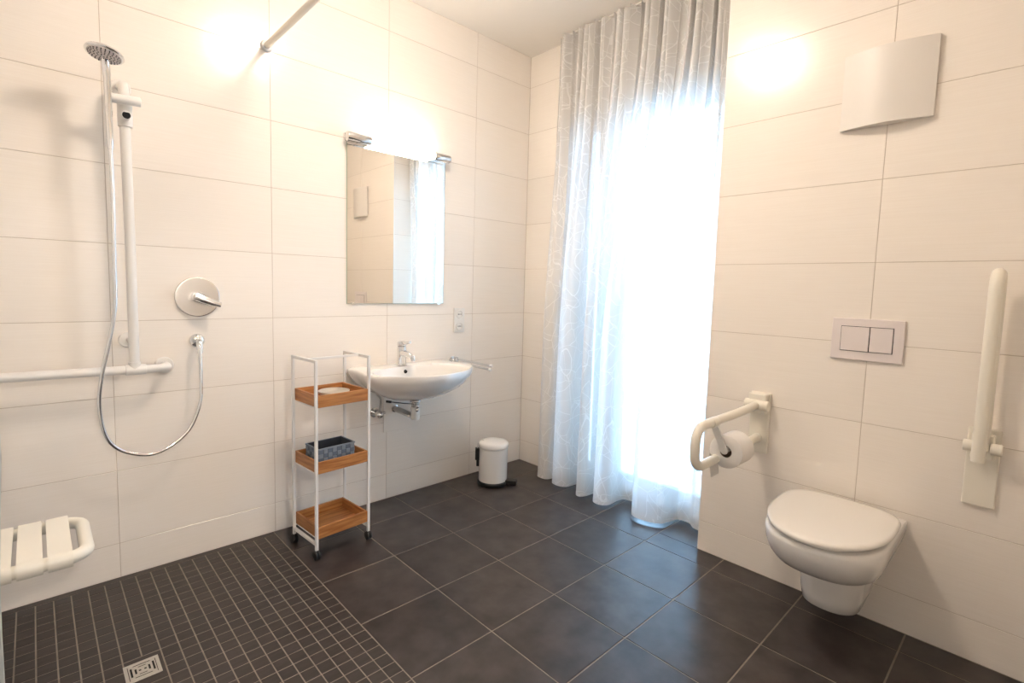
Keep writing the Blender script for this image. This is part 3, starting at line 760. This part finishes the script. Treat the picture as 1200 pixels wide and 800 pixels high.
obj('paper', MB().loft([cring(x0r + .0006, .0215), cring(x0r, .023), cring(x0r, .060), cring(x0r + .001, .0612), cring(x1r - .001, .0612), cring(x1r, .060), cring(x1r, .023), cring(x1r - .0006, .0215), cring(x0r + .0006, .0215)], False, False), 'paper', t3, smooth=50)
obj('core', MB().loft([cring(x0r + .001, .0205), cring(x1r - .001, .0205), cring(x1r - .001, .0213), cring(x0r + .001, .0213), cring(x0r + .001, .0205)], False, False), 'paper_inner', t3, smooth=50)
pr = [(RY + .0612 * math.cos(a), RZ - .006 + .0612 * math.sin(a)) for a in [PI * (1.0 + .22 * i / 5) for i in range(6)]]
pth = [(RY + .0618, RZ - .006), (RY + .0616, RZ - .03), (RY + .058, RZ - .075), (RY + .052, RZ - .120)]
fv = []; ff = []
for i, (yy, zz) in enumerate(pth):
    fv += [(x0r + .004, yy, zz), (x1r - .03, yy, zz), (x1r - .03, yy + .0006, zz), (x0r + .004, yy + .0006, zz)]
mb = MB().loft([fv[4 * i:4 * i + 4] for i in range(len(pth))])
obj('loose_sheet', mb, 'paper', t3, smooth=60)
# second support rail, folded up
y = -2.376
t = thing('folding_support_rail', 'cream support rail folded up against the wall right of the toilet', 'grab rail', (XC, y, .54))
wall_plate(y, t)
obj('hinge_block', MB().box((XC - .012, y + .028, .700), (XC - .045, y - .028, .785)), 'cream_plastic', t, bevel=.006)
obj('pivot', MB().cyl((XC - .048, y + .047, .742), (XC - .048, y + .019, .742), .0185, n=28, bev=.003), 'cream_plastic', t, smooth=40)
obj('pivot', MB().cyl((XC - .048, y - .019, .742), (XC - .048, y - .047, .742), .0185, n=28, bev=.003), 'cream_plastic', t, smooth=40)
xb, xf, ztop = XC - .050, XC - .192, 1.297
path = [(xb, y, .735), (xb, y, 1.0)] + arc((xb - .055, y, ztop - .055), (1, 0, 0), (0, 0, 1), .055, 0, PI / 2, 8) + arc((xf + .055, y, ztop - .055), (0, 0, 1), (-1, 0, 0), .055, 0, PI / 2, 8) + [(xf, y, 1.0), (xf, y, .727)]
obj('rail_tube', MB().tube(path, .0165, 20), 'cream_plastic', t, smooth=60)
obj('tube_opening', MB().cyl((xf, y, .7272), (xf, y, .7266), .0125, n=20), 'dark_hole', t)

# ------------------------------------------------------------------ shower: grab bar, hand shower, hose, mixer, outlet
def rosette(mb, x, z, r=.034, y0=-.0004, depth=.012): return mb.lathe([(r, 0), (r, depth * .6), (r - .004, depth), (r - .007, depth + .0002), (.0, depth + .0003)], (x, y0, z), (0, -1, 0), n=32)
YG = -.088; rb = .0168
t = thing('shower_grab_bar', 'white shower grab bar, tall upright and long level bar, left of the mixer', 'grab bar', (-2.30, YG, .86))
obj('level_bar', MB().tube([(-2.100, -.008, .857)] + arc((-2.135, -.050, .858), (1, 0, 0), (0, -1, 0), .036, 0, PI / 2, 8) + [(-2.30, YG + .002, .860), (XW + .050, YG + .002, .866)], rb, 20), 'white_plastic', t, smooth=60)
obj('rosette', rosette(MB(), -2.100, .857), 'white_plastic', t, smooth=40)
obj('upright_bar', MB().tube([(-2.2085, YG, .862), (-2.2085, YG, 1.3), (-2.2125, YG, 1.885)] + arc((-2.2125, YG + .042, 1.888), (0, -1, 0), (0, 0, 1), .042, 0, PI / 2, 8) + [(-2.2125, -.004, 1.930)], rb, 20), 'white_plastic', t, smooth=60)
obj('rosette', rosette(MB(), -2.2125, 1.930), 'white_plastic', t, smooth=40)
obj('tee_sleeve', MB().cyl((-2.238, YG, .859), (-2.172, YG, .8585), .0205, n=24, bev=.002).cyl((-2.2085, YG, .86), (-2.2085, YG, .890), .0200, n=24), 'white_plastic', t, smooth=40)
obj('bracket', rosette(MB(), -2.219, .968, .030).cyl((-2.215, -.006, .968), (-2.209, YG, .968), .010, n=16), 'white_plastic', t, smooth=40)
obj('rosette', MB().lathe([(.034, 0), (.034, .008), (.029, .012), (0, .012)], (XW + .0003, YG, .866), (1, 0, 0), n=32).cyl((XW + .01, YG, .866), (XW + .06, YG, .866), rb, n=20), 'white_plastic', t, smooth=40)
sl = obj('slider', MB().cyl((-2.2105, YG, 1.770), (-2.2110, YG, 1.872), .0235, n=28, bev=.003).cyl((-2.2105, YG - .018, 1.808), (-2.2105, YG - .038, 1.806), .0165, n=20, bev=.002), 'white_plastic', t, smooth=40)
obj('slider_knob', MB().cyl((-2.2105, YG - .0375, 1.806), (-2.2105, YG - .0390, 1.806), .0128, n=20), 'dark_hole', sl)
obj('holder_arm', MB().cyl((-2.262, YG - .052, 1.853), (-2.168, YG - .052, 1.858), .0165, n=24, bev=.003), 'white_plastic', sl, smooth=40)
# hand shower
t = thing('hand_shower', 'round chrome hand shower hanging high on the white upright bar', 'hand shower', (-2.268, -.155, 1.70))
hn = Vector((-.17, -.16, -1)).normalized(); hc = Vector((-2.274, -.200, 1.980))
obj('handle', MB().tube(spline([(-2.264, -.158, 1.700), (-2.265, -.158, 1.78), (-2.266, -.158, 1.90), (-2.269, -.163, 1.955), (-2.272, -.185, 1.990), hc - hn * .006], 6), [.0105] * 7 + [.0115] * 7 + [.0130] * 10 + [.012] * 7, 18), 'chrome', t, smooth=60)
obj('head', MB().lathe([(0, -.016), (.020, -.015), (.042, -.010), (.054, -.004), (.0565, .002), (.054, .006), (.049, .007)], hc, hn, n=48), 'chrome', t, smooth=50)
obj('spray_face', MB().lathe([(.049, .0068), (.047, .0078), (0, .0082)], hc, hn, n=40), 'flush', t, smooth=50)
nz_ = MB(); ax_a = hn.cross(Vector((1, 0, 0))).normalized(); ax_b = hn.cross(ax_a)
for rr, cnt in ((.009, 6), (.019, 12), (.029, 16), (.038, 20), (.0445, 24)):
    for i in range(cnt):
        a = 2 * PI * i / cnt; p = hc + (ax_a * math.cos(a) + ax_b * math.sin(a)) * rr + hn * .0075
        nz_.cyl(p, p + hn * .0025, .0018, n=6)
obj('nozzle', nz_, 'black', t, kind='stuff')
obj('hose_nut', MB().cyl((-2.264, -.158, 1.702), (-2.2635, -.157, 1.668), .0115, .009, n=16), 'chrome', t, smooth=40)
t = thing('shower_hose', 'chrome shower hose looping down from the hand shower to the wall outlet', 'hose', (-2.16, -.11, .50))
hp = [(-2.2635, -.157, 1.668), (-2.262, -.150, 1.50), (-2.264, -.140, 1.25), (-2.267, -.135, 1.10), (-2.288, -.130, .972), (-2.312, -.128, .852), (-2.322, -.122, .752), (-2.314, -.115, .652), (-2.288, -.108, .582), (-2.238, -.102, .538), (-2.163, -.096, .516), (-2.086, -.090, .543),
      (-2.024, -.084, .603), (-1.988, -.078, .700), (-1.981, -.070, .805), (-1.981, -.062, .905)]
obj('hose', MB().tube(spline(hp, 10), .0068, 12), 'chrome', t, smooth=60)
t = thing('hose_outlet', 'small round chrome hose outlet on the wall below the shower mixer', 'outlet', (-1.976, -.03, .93))
obj('rosette', MB().lathe([(.030, 0), (.030, .004), (.025, .011), (.018, .016), (0, .017)], (-1.979, -.0004, .952), (0, -1, 0), n=32), 'chrome', t, smooth=40)
obj('elbow', MB().tube([(-1.979, -.014, .952), (-1.979, -.045, .952), (-1.980, -.056, .949), (-1.981, -.061, .940), (-1.981, -.062, .920)], .0125, 16).cyl((-1.981, -.062, .934), (-1.981, -.062, .905), .0105, n=14), 'chrome', t, smooth=50)
t = thing('shower_mixer', 'chrome shower mixer with a round wall disc and single lever', 'mixer', (-1.973, 0, 1.055))
obj('disc', MB().lathe([(.084, 0), (.085, .003), (.0842, .0085), (.0825, .0105), (.081, .0110), (.079, .0111), (0, .0113)], (-1.973, -.0004, 1.139), (0, -1, 0), n=64), 'disc', t, smooth=35)
obj('cartridge', MB().cyl((-1.975, -.010, 1.139), (-1.975, -.062, 1.139), .021, n=28, bev=.003), 'chrome', t, smooth=40)
obj('lever', MB().tube([(-1.985, -.052, 1.143), (-1.962, -.060, 1.131), (-1.930, -.068, 1.117), (-1.900, -.074, 1.107)], [.021, .019, .015, .011], 16), 'chrome', t, smooth=60)
# curtain rod
t = thing('shower_curtain_rod', 'white shower curtain rod reaching out from the wall at ceiling height', 'rod', (-1.68, -.7, 2.25))
ZR = 2.262; RXX = -1.679; RYE = -1.50
obj('rod', MB().tube([(RXX, -.004, ZR), (RXX, -1.0, ZR - .004)] + arc((RXX - .10, RYE + .10, ZR - .004), (1, 0, 0), (0, -1, 0), .10, 0, PI / 2, 8) + [(-2.2, RYE, ZR - .004), (XW + .003, RYE, ZR - .004)], .0135, 18), 'rod_paint', t, smooth=60)
obj('rosette', rosette(MB(), RXX, ZR, .026, depth=.014), 'white_metal', t, smooth=40)
obj('rosette', MB().lathe([(.026, 0), (.026, .010), (.02, .014), (0, .014)], (XW + .0004, RYE, ZR - .004), (1, 0, 0), n=28), 'white_metal', t, smooth=40)
# gathered shower curtain at the left edge
t = thing('shower_curtain', 'white shower curtain gathered at the left edge of the view', 'shower curtain', (-2.69, RYE, .05))
nn = 160; zz = 24; v = []
for k in range(zz + 1):
    q = k / zz; z = .05 + (ZR - .03 - .05) * q
    for i in range(nn + 1):
        s = i / nn; x = XW + .045 + (.267 + .011 * math.exp(-((z - 1.0) / .16) ** 2) - .07 * max(0, z - 1.2)) * s
        v.append((x, RYE + (.045 - .025 * q) * math.sin(s * 2 * PI * 8.25) * (1 if s < 1 else 0), z))
mb = MB().add(v, [(k * (nn + 1) + i, k * (nn + 1) + i + 1, (k + 1) * (nn + 1) + i + 1, (k + 1) * (nn + 1) + i) for k in range(zz) for i in range(nn)])
obj('cloth', mb, 'shower_cloth', t, smooth=180)
for i in range(8):
    x = XW + .055 + .2 * i / 7
    c = (x, RYE, ZR - .012)
    obj('ring', MB().tube([(x, RYE + .024 * math.cos(a), ZR - .012 + .024 * math.sin(a)) for a in [2 * PI * k / 16 for k in range(16)]], .0022, 8, close=True), 'white_plastic', t, smooth=60)

# ------------------------------------------------------------------ folding shower seat
t = thing('folding_shower_seat', 'white slatted folding shower seat folded down from the left wall', 'shower seat', (XW, -.60, .44))
y0, y1, xe, zs = -.478, -.737, -2.403, .4555
rs = .0172; rc = .045
path = [(XW + .02, y0, zs)] + [(-2.60, y0, zs)] + arc((xe - rc, y0 - rc, zs), (0, 1, 0), (1, 0, 0), rc, 0, PI / 2, 8) + arc((xe - rc, y1 + rc, zs), (1, 0, 0), (0, -1, 0), rc, 0, PI / 2, 8) + [(-2.60, y1, zs), (XW + .02, y1, zs)]
obj('frame', MB().tube(path, rs, 20), 'cream_plastic', t, smooth=60)
obj('hinge_bar', MB().box((XW + .0004, -.44, .415), (XW + .020, -.775, .495)), 'cream_plastic', t, bevel=.006)
def slat(xa, xb):
    th = .007; ro = rs + th
    outer_, inner_ = [], []
    for a in [PI * (-.30 + .80 * i / 10) for i in range(11)]:     # front curl round the front tube
        outer_.append((y1 - ro * math.cos(a), zs + ro * math.sin(a))); inner_.append((y1 - (rs + .0004) * math.cos(a), zs + (rs + .0004) * math.sin(a)))
    for a in [PI * (.5 - .80 * i / 10) for i in range(11)]:
        outer_.append((y0 + ro * math.cos(a), zs + ro * math.sin(a))); inner_.append((y0 + (rs + .0004) * math.cos(a), zs + (rs + .0004) * math.sin(a)))
    loop = outer_ + inner_[::-1]
    n = len(outer_)
    mb = MB(); vv = []
    for x in (xa, xb): vv += [(x, p[0], p[1]) for p in loop]
    m = len(loop); ff = []
    for i in range(m): j = (i + 1) % m; ff.append((i, j, m + j, m + i))
    for base, flip in ((0, 1), (m, 0)):
        for i in range(n - 1):
            q = (base + i, base + i + 1, base + m - 2 - i, base + m - 1 - i)
            ff.append(q if flip else q[::-1])
    return obj('slat', mb.add(vv, ff), 'cream_plastic', t, smooth=40)
x = -2.4345
for k in range(7):
    slat(x - .0505, x); x -= .0598

# ------------------------------------------------------------------ floor drain
dx, dy = DR
t = thing('floor_drain', 'square steel floor drain with slots set into the dark mosaic', 'drain', (dx, dy, 0))
h = .0455
mb = MB().box((dx - h, dy - h, -.0012), (dx + h, dy - h + .009, .0015)).box((dx - h, dy + h - .009, -.0012), (dx + h, dy + h, .0015)).box((dx - h, dy - h + .009, -.0012), (dx - h + .009, dy + h - .009, .0015)).box((dx + h - .009, dy - h + .009, -.0012), (dx + h, dy + h - .009, .0015))
obj('frame', mb, 'steel', t, bevel=.0006)
obj('grate', MB().box((dx - h + .011, dy - h + .011, -.0010), (dx + h - .011, dy + h - .011, .0013)), 'steel', t, bevel=.0006)
sl_ = MB()
def slot(ax, ay, bx, by): sl_.box((dx + ax, dy + ay, .0012), (dx + bx, dy + by, .0016))
slot(-.031, -.022, -.026, .022); slot(.026, -.022, .031, .022); slot(-.020, -.012, -.015, .012); slot(.015, -.012, .020, .012)
slot(-.022, -.031, .022, -.0285); slot(-.022, .0285, .022, .031); slot(-.010, -.020, .010, -.0175); slot(-.010, .0175, .010, .020); slot(-.010, -.003, -.004, .003); slot(.004, -.003, .010, .003)
obj('slot', sl_, 'dark_hole', t)
obj('drain_bed', MB().box((-2.322, -.7300, -T), (-2.226, -.5832, -.0012)), 'mosaic', fl)
